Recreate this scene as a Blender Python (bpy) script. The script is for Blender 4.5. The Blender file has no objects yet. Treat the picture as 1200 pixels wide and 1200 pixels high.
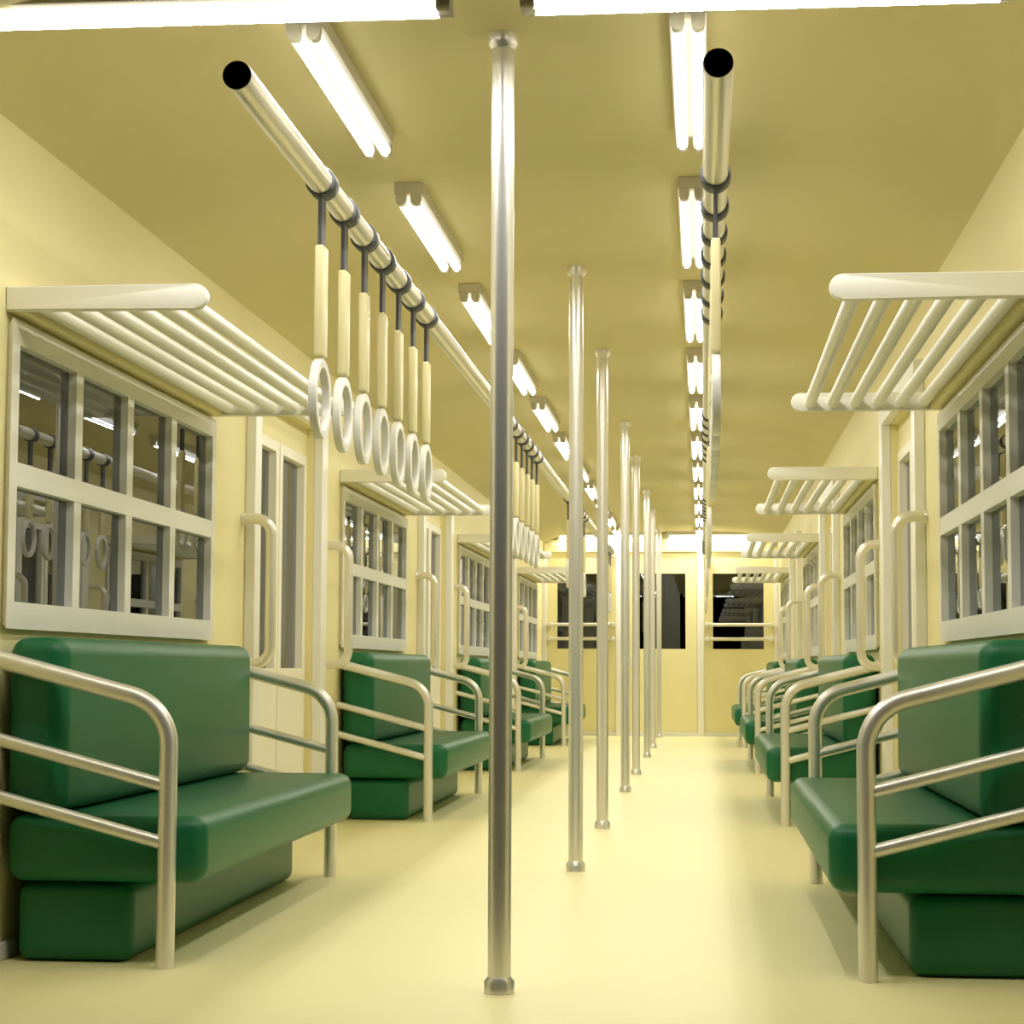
import bpy, bmesh, math
from mathutils import Vector, Matrix
C = bpy.context.scene.collection
PI = math.pi

# ------------------------------------------------------------------ materials
def mat(name, col, rough=0.5, metal=0.0, spec=0.5, emit=None, bump=None, coat=0.0, noise=None):
    m = bpy.data.materials.new(name); m.use_nodes = True
    nt = m.node_tree; b = nt.nodes['Principled BSDF']
    b.inputs['Base Color'].default_value = (*col, 1)
    b.inputs['Roughness'].default_value = rough
    b.inputs['Metallic'].default_value = metal
    b.inputs['Specular IOR Level'].default_value = spec
    b.inputs['Coat Weight'].default_value = coat
    if emit:
        b.inputs['Emission Color'].default_value = (*emit[0], 1)
        b.inputs['Emission Strength'].default_value = emit[1]
    if bump or noise:
        tc = nt.nodes.new('ShaderNodeTexCoord')
        n = nt.nodes.new('ShaderNodeTexNoise')
        n.inputs['Scale'].default_value = (bump or noise)[0]
        n.inputs['Detail'].default_value = 4
        nt.links.new(tc.outputs['Object'], n.inputs['Vector'])
        if bump:
            bp = nt.nodes.new('ShaderNodeBump')
            bp.inputs['Strength'].default_value = bump[1]
            bp.inputs['Distance'].default_value = 0.002
            nt.links.new(n.outputs['Fac'], bp.inputs['Height'])
            nt.links.new(bp.outputs['Normal'], b.inputs['Normal'])
        if noise:
            mx = nt.nodes.new('ShaderNodeMix'); mx.data_type = 'RGBA'
            k = noise[1]
            mx.inputs['A'].default_value = (*[c * (1 - k) for c in col], 1)
            mx.inputs['B'].default_value = (*[min(1, c * (1 + k)) for c in col], 1)
            nt.links.new(n.outputs['Fac'], mx.inputs['Factor'])
            nt.links.new(mx.outputs['Result'], b.inputs['Base Color'])
    return m

YEL = (0.85, 0.765, 0.415)
M_wall = mat('cream_wall_paint', YEL, 0.55, spec=0.3, noise=(1.5, 0.02))
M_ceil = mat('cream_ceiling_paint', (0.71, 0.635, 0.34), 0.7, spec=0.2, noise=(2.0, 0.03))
M_floor = mat('cream_floor_vinyl', (0.95, 0.87, 0.485), 0.48, spec=0.4, noise=(1.2, 0.02))
M_white = mat('ivory_enamel', (0.88, 0.86, 0.78), 0.35, spec=0.5)
M_frame = mat('ivory_window_paint', (0.80, 0.78, 0.70), 0.5, spec=0.3)
M_door = mat('ivory_door_paint', (0.90, 0.86, 0.72), 0.45, spec=0.4)
M_green = mat('green_leatherette', (0.009, 0.145, 0.056), 0.40, spec=0.36, bump=(260, 0.12))
M_steel = mat('polished_steel_pole', (0.84, 0.82, 0.78), 0.30, metal=0.60)
M_satin = mat('satin_steel', (0.86, 0.84, 0.79), 0.40, metal=0.70)
M_grab = mat('cream_grab_bar', (0.84, 0.80, 0.70), 0.28, metal=0.45)
M_sheath = mat('cream_plastic_sheath', (0.86, 0.77, 0.44), 0.35, spec=0.5)
M_ring = mat('white_plastic_ring', (0.85, 0.84, 0.80), 0.28, spec=0.5)
M_strap = mat('dark_grey_webbing', (0.085, 0.085, 0.095), 0.5, spec=0.4)
M_black = mat('bore_shade_black', (0.002, 0.002, 0.002), 0.9, spec=0.0)
M_plate = mat('lamp_fitting_enamel', (0.66, 0.62, 0.50), 0.5, spec=0.3)
M_pin = mat('dark_lamp_pin', (0.02, 0.02, 0.02), 0.5)
EMIT = 104.0
M_tube = mat('fluorescent_glow', (0.9, 0.9, 0.9), 0.5, emit=((1.0, 0.985, 0.90), EMIT))
# added split of the glow: strong underside, faint elsewhere, to keep the ceiling dark
M_tube_back = mat('fluorescent_dim_side', (0.9, 0.9, 0.9), 0.5, emit=((1.0, 0.98, 0.93), 1.12))

def glass_mat(name, ior):
    m = bpy.data.materials.new(name); m.use_nodes = True
    nt = m.node_tree; nt.nodes.clear()
    out = nt.nodes.new('ShaderNodeOutputMaterial')
    mix = nt.nodes.new('ShaderNodeMixShader')
    fr = nt.nodes.new('ShaderNodeFresnel'); fr.inputs['IOR'].default_value = ior
    tr = nt.nodes.new('ShaderNodeBsdfTransparent'); tr.inputs['Color'].default_value = (0.86, 0.88, 0.88, 1)
    gl = nt.nodes.new('ShaderNodeBsdfGlossy'); gl.inputs['Roughness'].default_value = 0.0
    gl.inputs['Color'].default_value = (0.90, 0.93, 1.0, 1)
    nt.links.new(fr.outputs[0], mix.inputs[0]); nt.links.new(tr.outputs[0], mix.inputs[1])
    nt.links.new(gl.outputs[0], mix.inputs[2]); nt.links.new(mix.outputs[0], out.inputs[0])
    return m
M_glass = glass_mat('window_glass', 1.7)
M_glass_side = glass_mat('side_window_glass', 2.4)

# ------------------------------------------------------------------ mesh helpers
def box(bm, x0, x1, y0, y1, z0, z1, bev=0.0, seg=3):
    xs, ys, zs = sorted((x0, x1)), sorted((y0, y1)), sorted((z0, z1))
    r = bmesh.ops.create_cube(bm, size=1.0)
    vs = r['verts']
    for v in vs:
        v.co = Vector((xs[0] if v.co.x < 0 else xs[1], ys[0] if v.co.y < 0 else ys[1], zs[0] if v.co.z < 0 else zs[1]))
    if bev > 0:
        es = list({e for v in vs for e in v.link_edges})
        bmesh.ops.bevel(bm, geom=es, offset=bev, segments=seg, profile=0.5, affect='EDGES')

def sweep(bm, pts, r, n=16, cap=True):
    P = [Vector(p) for p in pts]
    rings = []; up = None
    for i, p in enumerate(P):
        if i == 0: t = (P[1] - P[0]).normalized()
        elif i == len(P) - 1: t = (P[-1] - P[-2]).normalized()
        else: t = ((P[i] - P[i-1]).normalized() + (P[i+1] - P[i]).normalized()).normalized()
        if up is None:
            a = Vector((0, 1, 0)) if abs(t.y) < 0.9 else Vector((1, 0, 0))
            up = (a - t * a.dot(t)).normalized()
        else:
            up = (up - t * up.dot(t)).normalized()
        s = t.cross(up)
        rings.append([bm.verts.new(p + (up * math.cos(2*PI*k/n) + s * math.sin(2*PI*k/n)) * r) for k in range(n)])
    for a, b in zip(rings, rings[1:]):
        for k in range(n):
            bm.faces.new((a[k], b[k], b[(k+1) % n], a[(k+1) % n]))
    if cap:
        bm.faces.new(rings[0]); bm.faces.new(list(reversed(rings[-1])))

def fillet(pts, rad, n=8):
    P = [Vector(p) for p in pts]; out = [P[0]]
    for i in range(1, len(P) - 1):
        a = (P[i-1] - P[i]); b = (P[i+1] - P[i]); R = rad[i-1] if isinstance(rad, (list, tuple)) else rad
        an, bn = a.normalized(), b.normalized()
        th = an.angle(bn); d = R / math.tan(th / 2)
        c = P[i] + (an + bn).normalized() * (R / math.sin(th / 2))
        s, e = P[i] + an * d - c, P[i] + bn * d - c
        ang = s.angle(e)
        for k in range(n + 1):
            t = k / n
            out.append(c + (s * math.sin((1 - t) * ang) + e * math.sin(t * ang)) / math.sin(ang))
    out.append(P[-1]); return out

def lathe(bm, prof, axis='Z', n=24, origin=(0, 0, 0)):
    o = Vector(origin); rings = []
    for r, h in prof:
        ring = []
        for k in range(n):
            c, s = math.cos(2*PI*k/n) * r, math.sin(2*PI*k/n) * r
            v = {'Z': (c, s, h), 'Y': (s, h, c), 'X': (h, c, s)}[axis]
            ring.append(bm.verts.new(o + Vector(v)))
        rings.append(ring)
    for a, b in zip(rings, rings[1:]):
        for k in range(n):
            bm.faces.new((a[k], a[(k+1) % n], b[(k+1) % n], b[k]))
    return rings

def obj(name, bm, m, parent=None, smooth=True, loc=None):
    bmesh.ops.recalc_face_normals(bm, faces=bm.faces[:])
    me = bpy.data.meshes.new(name); bm.to_mesh(me); bm.free()
    me.materials.append(m)
    if smooth:
        me.polygons.foreach_set('use_smooth', [True] * len(me.polygons))
        me.set_sharp_from_angle(angle=math.radians(38))
    o = bpy.data.objects.new(name, me); C.objects.link(o)
    if parent: o.parent = parent
    if loc: o.location = loc
    return o

def tag(o, label=None, cat=None, group=None, kind=None):
    if label: o['label'] = label
    if cat: o['category'] = cat
    if group: o['group'] = group
    if kind: o['kind'] = kind
    return o

def empty(name, loc=(0, 0, 0)):
    o = bpy.data.objects.new(name, None); o.empty_display_size = 0.1
    C.objects.link(o); o.location = loc; return o

def copy_tree(o, parent=None):
    c = o.copy(); C.objects.link(c)
    if parent: c.parent = parent
    for ch in [x for x in bpy.data.objects if x.parent == o]:
        copy_tree(ch, c)
    return c

def NB(): return bmesh.new()

# ------------------------------------------------------------------ layout
Y0, YE = 3.84, 21.32            # open front end, end wall
W = 1.28                        # half width at the side walls
H = 2.2
PER = 4.57                      # bay pitch
NBAY = 4
SEATY = [4.71 + PER * k for k in range(NBAY)]      # near armrest of each bay
ZC = 1.866                      # crease in the side walls
ORD = ['nearest', 'second', 'third', 'farthest']
SIDES = [(-1, 'left'), (1, 'right')]

# ------------------------------------------------------------------ shell
bm = NB(); box(bm, -W - .12, W + .12, Y0, YE + .1, -0.08, 0)
tag(obj('floor', bm, M_floor, smooth=False), 'plain cream vinyl floor of the carriage aisle', 'floor', kind='structure')

prof = [(-1.268, 2.09), (-1.17, 2.128), (-1.07, 2.16), (-.9, 2.186), (-.7, 2.197), (-.5, 2.2)]
prof = prof + [(-x, z) for x, z in reversed(prof)]
bm = NB()
a = [bm.verts.new((x, Y0, z)) for x, z in prof]; b = [bm.verts.new((x, YE + .1, z)) for x, z in prof]
c = [bm.verts.new((x * 1.07, Y0, z + .1)) for x, z in prof]; d = [bm.verts.new((x * 1.07, YE + .1, z + .1)) for x, z in prof]
for i in range(len(prof) - 1):
    bm.faces.new((a[i], a[i+1], b[i+1], b[i])); bm.faces.new((c[i], c[i+1], d[i+1], d[i]))
    bm.faces.new((a[i], a[i+1], c[i+1], c[i])); bm.faces.new((b[i], b[i+1], d[i+1], d[i]))
bm.faces.new((a[0], b[0], d[0], c[0])); bm.faces.new((a[-1], b[-1], d[-1], c[-1]))
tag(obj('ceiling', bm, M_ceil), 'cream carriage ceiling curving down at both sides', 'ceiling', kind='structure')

WY0, WY1, WZ0, WZ1 = 0.045, 2.065, 0.845, 1.575    # rough opening of windows (rel. to bay)
DY0, DY1, DZ = 2.73, 3.95, 1.795                   # door opening (rel. to bay)
TH = 0.062
for s, sn in SIDES:
    bm = NB()
    y = Y0
    for k in range(NBAY):
        B = SEATY[k]
        box(bm, s*W, s*(W+TH), y, B + WY0, 0, ZC)
        box(bm, s*W, s*(W+TH), B + WY0, B + WY1, 0, WZ0)
        box(bm, s*W, s*(W+TH), B + WY0, B + WY1, WZ1, ZC)
        if k < NBAY - 1:
            box(bm, s*W, s*(W+TH), B + WY1, B + DY0, 0, ZC)
            box(bm, s*W, s*(W+TH), B + DY0, B + DY1, DZ, ZC)
            y = B + DY1
        else:
            box(bm, s*W, s*(W+TH), B + WY1, YE + .1, 0, ZC)
    # upper band leaning slightly inwards
    q = [(s*W, ZC), (s*1.268, 2.09), (s*(W+TH), 2.16), (s*(W+TH), ZC)]
    va = [bm.verts.new((x, Y0, z)) for x, z in q]; vb = [bm.verts.new((x, YE + .1, z)) for x, z in q]
    for i in range(4): bm.faces.new((va[i], va[(i+1) % 4], vb[(i+1) % 4], vb[i]))
    bm.faces.new(va); bm.faces.new(vb)
    tag(obj('wall_' + sn, bm, M_wall, smooth=False), 'cream painted %s side wall of the carriage' % sn, 'wall', kind='structure')
    bm = NB()
    y = Y0
    for k in range(NBAY):
        B = SEATY[k]
        ye = B + 2.64 if k < NBAY - 1 else YE
        box(bm, s*W, s*(W-.012), y, ye, 0, .045, .003, 1)
        y = B + 4.09
    tag(obj('baseboard_' + sn, bm, M_frame, smooth=False), 'low pale skirting along the %s wall' % sn, 'baseboard', kind='structure')

# end wall
bm = NB()
EW = [(-1.115, -.57), (-.275, .275), (.57, 1.115)]; EZ0, EZ1 = .937, 1.752
yb = YE + .08
box(bm, -W - .02, -.40, YE, yb, 0, EZ0); box(bm, .40, W + .02, YE, yb, 0, EZ0)
for x0, x1 in ((-W-.02, -1.115), (-.57, -.40), (.40, .57), (1.115, W+.02)):
    box(bm, x0, x1, YE, yb, EZ0, EZ1)
box(bm, -W - .02, -.40, YE, yb, EZ1, 2.12); box(bm, .40, W + .02, YE, yb, EZ1, 2.12)
box(bm, -.40, .40, YE, yb, 1.975, 2.22)
box(bm, -1.1, 1.1, YE, yb, 2.12, 2.25)
tag(obj('wall_end', bm, M_wall, smooth=False), 'cream end wall of the carriage with three dark windows', 'wall', kind='structure')
bm = NB(); box(bm, -1.262, 1.262, YE - .035, YE, 1.985, 2.085, .004, 1); box(bm, -1.0, 1.0, YE - .035, YE, 2.08, 2.19)
tag(obj('trim_1', bm, M_wall, smooth=False), 'cream header beam across the top of the end wall', 'trim', kind='structure')
tn = 2
for s, sn in SIDES:
    bm = NB(); box(bm, s*.402, s*.474, YE - .05, YE, 0, 2.19, .004, 2)
    tag(obj('trim_%d' % tn, bm, M_white), 'tall ivory upright strip %s of the end door' % sn, 'trim', kind='structure'); tn += 1
    bm = NB(); box(bm, s*1.225, s*W, YE - .03, YE, 0, 1.985, .004, 2)
    tag(obj('trim_%d' % tn, bm, M_frame), 'ivory corner strip where end wall meets %s wall' % sn, 'trim', kind='structure'); tn += 1
bm = NB(); box(bm, -1.225, -.474, YE - .03, YE, 0, .043, .003, 1); box(bm, -.40, .40, YE - .03, YE, 0, .043, .003, 1); box(bm, .474, 1.225, YE - .03, YE, 0, .043, .003, 1)
tag(obj('baseboard_end', bm, M_frame, smooth=False), 'low pale skirting along the end wall', 'baseboard', kind='structure')
wn = 9
for s, sn in SIDES:
    bm = NB(); box(bm, s*.572, s*1.113, YE + .03, YE + .036, EZ0 + .001, EZ1 - .001)
    tag(obj('window_%d' % wn, bm, M_glass, smooth=False), 'dark glass window in the end wall, %s of the end door' % sn, 'window', kind='structure'); wn += 1
bm = NB()
box(bm, -.397, -.275, YE + .004, YE + .05, .004, 1.973); box(bm, .275, .397, YE + .004, YE + .05, .004, 1.973)
box(bm, -.275, .275, YE + .004, YE + .05, .004, EZ0); box(bm, -.275, .275, YE + .004, YE + .05, EZ1, 1.973)
ed = tag(obj('door_7', bm, M_wall, smooth=False), 'cream end door with a dark square window', 'door', kind='structure')
bm = NB(); box(bm, -.274, .274, YE + .028, YE + .034, EZ0 + .001, EZ1 - .001); obj('door_glass', bm, M_glass, ed, smooth=False)
bm = NB(); sweep(bm, fillet([(-.305, YE + .004, .86), (-.305, YE - .035, .86), (-.305, YE - .035, .74), (-.305, YE + .004, .74)], .015, 4), .011, 10)
tag(obj('door_handle', bm, M_white, ed), 'white door handle')

# ------------------------------------------------------------------ side windows
n = 1
for s, sn in SIDES:
    for k in range(NBAY):
        B = SEATY[k]
        f0, f1 = s*1.262, s*1.292
        ys = [B + .02, B + .075, B + .536, B + .596, B + 1.026, B + 1.088, B + 1.517, B + 1.579, B + 2.047, B + 2.095]
        bm = NB()
        box(bm, f0, f1, ys[0], ys[1], .82, 1.60); box(bm, f0, f1, ys[8], ys[9], .82, 1.60)
        for i in (2, 4, 6): box(bm, f0 + s*.002, f1, ys[i], ys[i+1], .888, 1.538)
        box(bm, f0, f1, ys[1], ys[8], .82, .888); box(bm, f0, f1, ys[1], ys[8], 1.538, 1.60)
        box(bm, f0 + s*.001, f1, ys[1], ys[8], 1.18, 1.24)
        # keep the casing in front of the wall outside the rough opening
        for v in bm.verts:
            if abs(v.co.x) > W:
                v.co.y = min(max(v.co.y, B + WY0 + .001), B + WY1 - .001)
                v.co.z = min(max(v.co.z, WZ0 + .001), WZ1 - .001)
        w = tag(obj('window_%d' % n, bm, M_frame, smooth=False),
                'ivory eight-pane window on the %s wall above the %s green bench' % (sn, ORD[k]), 'window', kind='structure')
        bm = NB()
        for (a0, a1) in ((1, 2), (3, 4), (5, 6), (7, 8)):
            for z0, z1 in ((.888, 1.18), (1.24, 1.538)):
                box(bm, s*1.2865, s*1.2905, ys[a0] + .0005, ys[a1] - .0005, z0 + .0005, z1 - .0005)
        obj('window_glass', bm, M_glass_side, w, smooth=False)
        n += 1

# ------------------------------------------------------------------ side doors
n = 1
for s, sn in SIDES:
    for k in range(NBAY - 1):
        B = SEATY[k]
        bm = NB()
        box(bm, s*1.24, s*W, B + 2.63, B + DY0, 0, 1.877, .003, 1)
        box(bm, s*1.24, s*W, B + DY1, B + 4.08, 0, 1.877, .003, 1)
        box(bm, s*1.24, s*W, B + DY0 - .004, B + DY1 + .004, DZ, 1.877, .003, 1)
        d = tag(obj('door_%d' % n, bm, M_white),
                'sliding double door on the %s wall between the %s and %s benches' % (sn, ORD[k], ORD[k+1]), 'door', kind='structure')
        bm = NB()
        box(bm, s*1.312, s*1.35, B + DY0, B + DY1, 1.668, DZ)
        box(bm, s*1.312, s*1.35, B + DY0, B + 2.785, 0, 1.668); box(bm, s*1.312, s*1.35, B + 3.925, B + DY1, 0, 1.668)
        tag(obj('door_surround', bm, M_wall, d, smooth=False), 'cream panel around the leaves')
        for y0, y1 in ((B + 2.787, B + 3.349), (B + 3.361, B + 3.923)):
            bm = NB(); x0, x1 = s*1.306, s*1.342
            box(bm, x0, x1, y0, y0 + .06, .002, 1.665); box(bm, x0, x1, y1 - .06, y1, .002, 1.665)
            box(bm, x0, x1, y0 + .06, y1 - .06, 1.622, 1.665); box(bm, x0, x1, y0 + .06, y1 - .06, .002, .722)
            lf = obj('door_leaf', bm, M_door, d, smooth=False)
            bm = NB(); box(bm, s*1.3385, s*1.3415, y0 + .0605, y1 - .0605, .7225, 1.6215)
            obj('leaf_glass', bm, M_glass_side, lf, smooth=False)
        n += 1

# ------------------------------------------------------------------ benches
def make_bench(s):
    r = empty('bench_seat')
    bm = NB(); box(bm, s*.942, s*1.236, .065, 2.00, .001, .194, .034, 5)
    obj('plinth', bm, M_green, r)
    bm = NB(); box(bm, s*.752, s*1.256, .028, 2.075, .198, .362, .042, 6)
    obj('seat_cushion', bm, M_green, r)
    bm = NB(); box(bm, s*1.108, s*1.262, .03, 2.06, .364, .800, .048, 6)
    for v in bm.verts:
        if v.co.z > .3: v.co.x += s * .006 * (v.co.z - .36)
    obj('backrest', bm, M_green, r)
    return r
for s, sn in SIDES:
    proto = None
    for k in range(NBAY):
        o = make_bench(s) if proto is None else copy_tree(proto)
        proto = proto or o
        o.location = (0, SEATY[k], 0)
        tag(o, 'green padded bench on the %s side, %s%s from the front' % (sn, ORD[k], '' if k in (0, 3) else ' one'), 'bench', 'green benches along the walls')
        if k == 0: o['label'] = 'green padded bench on the %s side, largest and closest to the viewer' % sn
        if k == 3: o['label'] = 'green padded bench on the %s side, last before the end wall' % sn

# ------------------------------------------------------------------ armrests
def make_armrest(s):
    r = empty('armrest')
    pts = fillet([(s*.839, 0, 0), (s*.839, 0, .632), (s*1.28, 0, .746)], .125, 12)
    bm = NB(); sweep(bm, pts, .0225, 20)
    obj('bent_tube', bm, M_satin, r)
    for z in (.440, .301):
        bm = NB(); sweep(bm, [(s*.842, 0, z - .003), (s*1.28, 0, z + .111)], .0165, 16)
        obj('rail', bm, M_satin, r)
    return r
for s, sn in SIDES:
    proto = None
    for k in range(NBAY):
        for e, en in ((0, 'near'), (2.12, 'far')):
            o = make_armrest(s) if proto is None else copy_tree(proto)
            proto = proto or o
            o.location = (0, SEATY[k] + e, 0)
            tag(o, 'curved tubular metal armrest at the %s end of the %s %s bench' % (en, ORD[k], sn), 'armrest', 'tubular armrests at the bench ends')

# ------------------------------------------------------------------ luggage racks
def make_rack(s):
    r = empty('luggage_rack')
    for y in (0.0, 2.065):
        bm = NB()
        n = 10; cx = s*.796; R = .031; prof = [(s*1.279, 1.646 + R), ]
        for i in range(n + 1):
            a = PI/2 + PI * i / n
            prof.append((cx - s*0 + s*math.cos(a) * R, 1.646 + math.sin(a) * R))
        prof.append((s*1.279, 1.646 - R))
        va = [bm.verts.new((x, y, z)) for x, z in prof]; vb = [bm.verts.new((x, y + .032, z)) for x, z in prof]
        fa = bm.faces.new(va); fb = bm.faces.new(list(reversed(vb)))
        for i in range(len(prof)): bm.faces.new((va[i], vb[i], vb[(i+1) % len(prof)], va[(i+1) % len(prof)]))
        es = [e for f in (fa, fb) for e in f.edges]
        bmesh.ops.bevel(bm, geom=es, offset=.0045, segments=2, profile=.5, affect='EDGES')
        obj('end_bracket', bm, M_white, r)
    bm = NB(); box(bm, s*1.238, s*1.2795, .032, 2.065, 1.614, 1.676, .006, 2)
    tag(obj('back_rail', bm, M_wall, r), 'cream back rail against the wall')
    for i in range(6):
        x = .829 + .077 * i
        bm = NB(); sweep(bm, [(s*x, .030, 1.643), (s*x, 2.067, 1.643)], .0198, 16, cap=False)
        obj('rod', bm, M_white, r)
    return r
for s, sn in SIDES:
    proto = None
    for k in range(NBAY):
        o = make_rack(s) if proto is None else copy_tree(proto)
        proto = proto or o
        o.location = (0, SEATY[k] + .01, 0)
        tag(o, 'white rod luggage rack over the %s window on the %s wall' % (ORD[k], sn), 'luggage rack', 'luggage racks over the windows')

# ------------------------------------------------------------------ grab handles beside doors
def make_handle(s):
    r = empty('grab_handle')
    bm = NB(); pts = fillet([(s*W, 0, 1.287), (s*1.164, 0, 1.287), (s*1.164, 0, .738), (s*W, 0, .738)], .062, 8)
    sweep(bm, pts, .0207, 16); obj('bar', bm, M_grab, r)
    for z in (1.287, .738):
        bm = NB(); lathe(bm, [(.0005, -s*.012), (.021, -s*.012), (.024, -s*.008), (.024, 0)], 'X', 16, (s*W, 0, z)); obj('flange', bm, M_grab, r)
    return r
for s, sn in SIDES:
    proto = None
    for k in range(NBAY - 1):
        for dy, dn in ((2.575, 'near'), (4.215, 'far')):
            o = make_handle(s) if proto is None else copy_tree(proto)
            proto = proto or o
            o.location = (0, SEATY[k] + dy, 0)
            tag(o, 'cream vertical grab handle on the %s side of the %s %s door' % (dn, ('nearest', 'middle', 'farthest')[k], sn), 'grab handle', 'vertical grab handles beside the doors')

# ------------------------------------------------------------------ end wall rails
def make_rail(s):
    r = empty('window_guard_rail')
    bm = NB(); sweep(bm, [(s*.505, 0, 0), (s*1.2, 0, 0)], .019, 14); obj('bar', bm, M_grab, r)
    for x in (.515, 1.19):
        bm = NB(); lathe(bm, [(.0005, -.032), (.022, -.030), (.029, -.018), (.029, .02), (.022, .04), (.022, .06)], 'Y', 16, (s*x, 0, 0)); obj('bracket', bm, M_grab, r)
    return r
for s, sn in SIDES:
    proto = None
    for z, zn in ((1.198, 'upper'), (1.045, 'lower')):
        o = make_rail(s) if proto is None else copy_tree(proto)
        proto = proto or o
        o.location = (0, YE - .06, z)
        tag(o, '%s of two cream rails across the %s end wall window' % (zn, sn), 'rail', 'guard rails across the end windows')

# ------------------------------------------------------------------ poles
def make_pole():
    r = empty('stanchion_pole')
    bm = NB(); lathe(bm, [(.0262, .03), (.0262, H - .03)], 'Z', 32); obj('tube', bm, M_steel, r)
    bm = NB(); lathe(bm, [(.0345, 0), (.0345, .026), (.0262, .037)], 'Z', 32); obj('floor_collar', bm, M_steel, r)
    bm = NB(); lathe(bm, [(.0345, H), (.0345, H - .026), (.0262, H - .037)], 'Z', 32); obj('ceiling_collar', bm, M_steel, r)
    return r
proto = None; PO = ['nearest', 'second', 'third', 'fourth', 'fifth', 'sixth', 'seventh', 'last']
for i in range(8):
    y = 4.451 + PER * (i // 2) + (2.67 if i % 2 else 0)
    o = make_pole() if proto is None else copy_tree(proto)
    proto = proto or o
    o.location = (0, y, 0)
    tag(o, '%s floor-to-ceiling steel pole, counting away from the viewer' % PO[i] if 0 < i < 7 else
        ('tallest, closest steel pole running floor to ceiling' if i == 0 else 'farthest floor-to-ceiling steel pole, just before the end wall'), 'pole', 'centre line of steel poles')

# ------------------------------------------------------------------ ceiling lamps
def make_lamp(L, open_ends=False):
    r = empty('fluorescent_lamp')
    bm = NB(); box(bm, -.043, .043, 0, L, -.036, 0, .002, 1)
    obj('mounting_plate', bm, M_plate, r)
    for x in (-.0225, .0225):
        bm = NB()
        lathe(bm, [(.0155, .03), (.0155, L - .03)], 'Y', 24, (x, 0, -.0545))
        bmesh.ops.rotate(bm, verts=bm.verts[:], cent=(x, 0, -.0545), matrix=Matrix.Rotation(PI/24, 3, 'Y'))
        tb = obj('tube', bm, M_tube, r)
        tb.data.materials.append(M_tube_back)
        for p in tb.data.polygons:
            c = p.center
            if (-.0545 - c.z) < .0155 * .90: p.material_index = 1
        for y in (0.0, L - .03):
            bm = NB()
            pr_ = [(-.0152, -.036), (-.0152, -.056)] + [(math.cos(PI + PI*i/8) * .0152, -.056 + math.sin(PI + PI*i/8) * .0152) for i in range(1, 8)] + [(.0152, -.056), (.0152, -.036)]
            va = [bm.verts.new((x + px, y, pz)) for px, pz in pr_]; vb = [bm.verts.new((x + px, y + .03, pz)) for px, pz in pr_]
            bm.faces.new(va); bm.faces.new(list(reversed(vb)))
            for i in range(len(pr_)): bm.faces.new((va[i], vb[i], vb[(i+1) % len(pr_)], va[(i+1) % len(pr_)]))
            obj('lamp_holder', bm, M_plate, r)
    return r
LO = ['nearest', 'second', 'third', 'fourth', 'fifth', 'sixth', 'seventh', 'eighth', 'ninth', 'tenth', 'last']
proto = make_lamp(1.04); first = True
for s, sn in SIDES:
    for i in range(11):
        o = proto if first else copy_tree(proto); first = False
        o.location = (s*.43, 4.235 + 1.583 * i, H)
        tag(o, '%s lengthwise twin-tube ceiling lamp in the %s row' % (LO[i], sn), 'ceiling lamp', 'twin-tube lamps along the ceiling')
for ye, en in ((4.095, 'open near end'), (YE - .085, 'end wall')):
    for s, sn in SIDES:
        o = copy_tree(proto); 
        o.rotation_euler = (0, 0, -s * PI/2)
        o.location = (s*.075, ye, H)
        tag(o, '%s crosswise twin-tube ceiling lamp at the %s' % (sn, en), 'ceiling lamp', 'crosswise lamps at the carriage ends')

# ------------------------------------------------------------------ strap bars and straps
BX, BZ, BY = .493, 1.942, 3.885
for s, sn in SIDES:
    r = empty('overhead_bar', (s*BX, BY, BZ))
    bm = NB(); L = YE - .035 - BY
    lathe(bm, [(.0270, .004), (.0275, 0), (.0305, 0), (.0310, .003), (.0310, L)], 'Y', 32); obj('tube', bm, M_grab, r)
    bm = NB(); rg = lathe(bm, [(.0272, .0025), (.0272, .006)], 'Y', 32); bm.faces.new(rg[0]); bm.faces.new(rg[1])  # black disc stands in for the shade inside the open tube
    tag(obj('bore_shade_disc', bm, M_black, r), 'black disc painted as the dark hollow of the bar')
    tag(r, 'long %s overhead bar holding the hanging straps' % sn, 'overhead bar', 'overhead strap bars')

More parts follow.
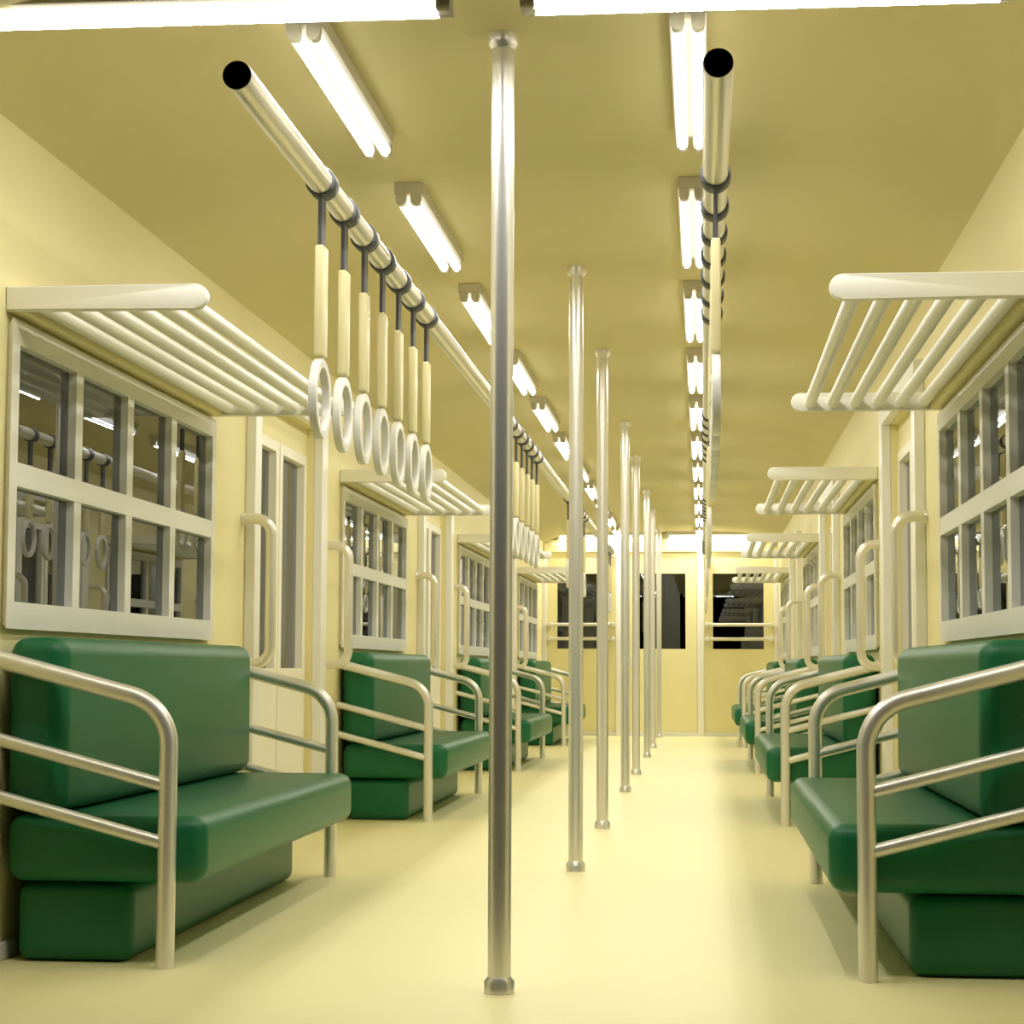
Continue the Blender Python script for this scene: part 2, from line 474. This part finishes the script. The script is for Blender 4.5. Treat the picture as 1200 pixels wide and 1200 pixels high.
def make_strap():
    r = empty('hanging_strap')
    bm = NB(); lathe(bm, [(.0312, -.031), (.0365, -.032), (.0378, -.030), (.0378, .030), (.0365, .032), (.0312, .031)], 'Y', 28); obj('loop', bm, M_strap, r)
    bm = NB(); box(bm, -.005, .005, -.027, .027, 1.77 - BZ, -.0345, .0015, 1); obj('webbing', bm, M_strap, r)
    bm = NB(); box(bm, -.012, .012, -.033, .033, 1.500 - BZ, 1.781 - BZ, .0065, 3); obj('sheath', bm, M_sheath, r)
    bm = NB(); n = 40
    pr_ = [(.100, -.008), (.100, .008), (.098, .0105), (.079, .0105), (.077, .008), (.077, -.008), (.079, -.0105), (.098, -.0105), (.100, -.008)]
    lathe(bm, pr_, 'X', n, (0, 0, 1.396 - BZ)); bmesh.ops.remove_doubles(bm, verts=bm.verts[:], dist=1e-5)
    obj('ring', bm, M_ring, r)
    return r
SO = ['first', 'second', 'third', 'fourth', 'fifth', 'sixth', 'last']
proto = make_strap(); first = True
for s, sn in SIDES:
    for k in range(NBAY):
        for i in range(7):
            o = proto if first else copy_tree(proto); first = False
            o.location = (s*BX, 4.80 + PER * k + .3145 * i, BZ)
            tag(o, '%s ring strap of the %s cluster hanging from the %s bar' % (SO[i], ORD[k], sn), 'hanging strap', 'ring straps on the overhead bars')

# ------------------------------------------------------------------ world, camera
w = bpy.data.worlds.new('night'); bpy.context.scene.world = w; w.use_nodes = True
w.node_tree.nodes['Background'].inputs[0].default_value = (0.0, 0.0, 0.0, 1)
w.node_tree.nodes['Background'].inputs[1].default_value = 0.0

cam = bpy.data.cameras.new('camera'); co = bpy.data.objects.new('camera', cam); C.objects.link(co)
cam.sensor_width = 36; cam.lens = 2300 / 1200 * 36; cam.clip_start = .05
Rm = ((0.99534012, 0.09634802, 0.00388654), (0.00376798, -0.07913751, 0.99685659), (-0.09635273, 0.99219671, 0.07913178))
M = Matrix.Identity(4)
for i in range(3):
    M[i][0] = Rm[0][i]; M[i][1] = Rm[1][i]; M[i][2] = -Rm[2][i]
M[0][3], M[1][3], M[2][3] = 0.45687, 0.0, 0.72732
co.matrix_world = M
bpy.context.scene.camera = co
vs = bpy.context.scene.view_settings
vs.view_transform = 'Standard'; vs.look = 'None'; vs.gamma = 1; vs.use_curve_mapping = False
vs.exposure = 0.0
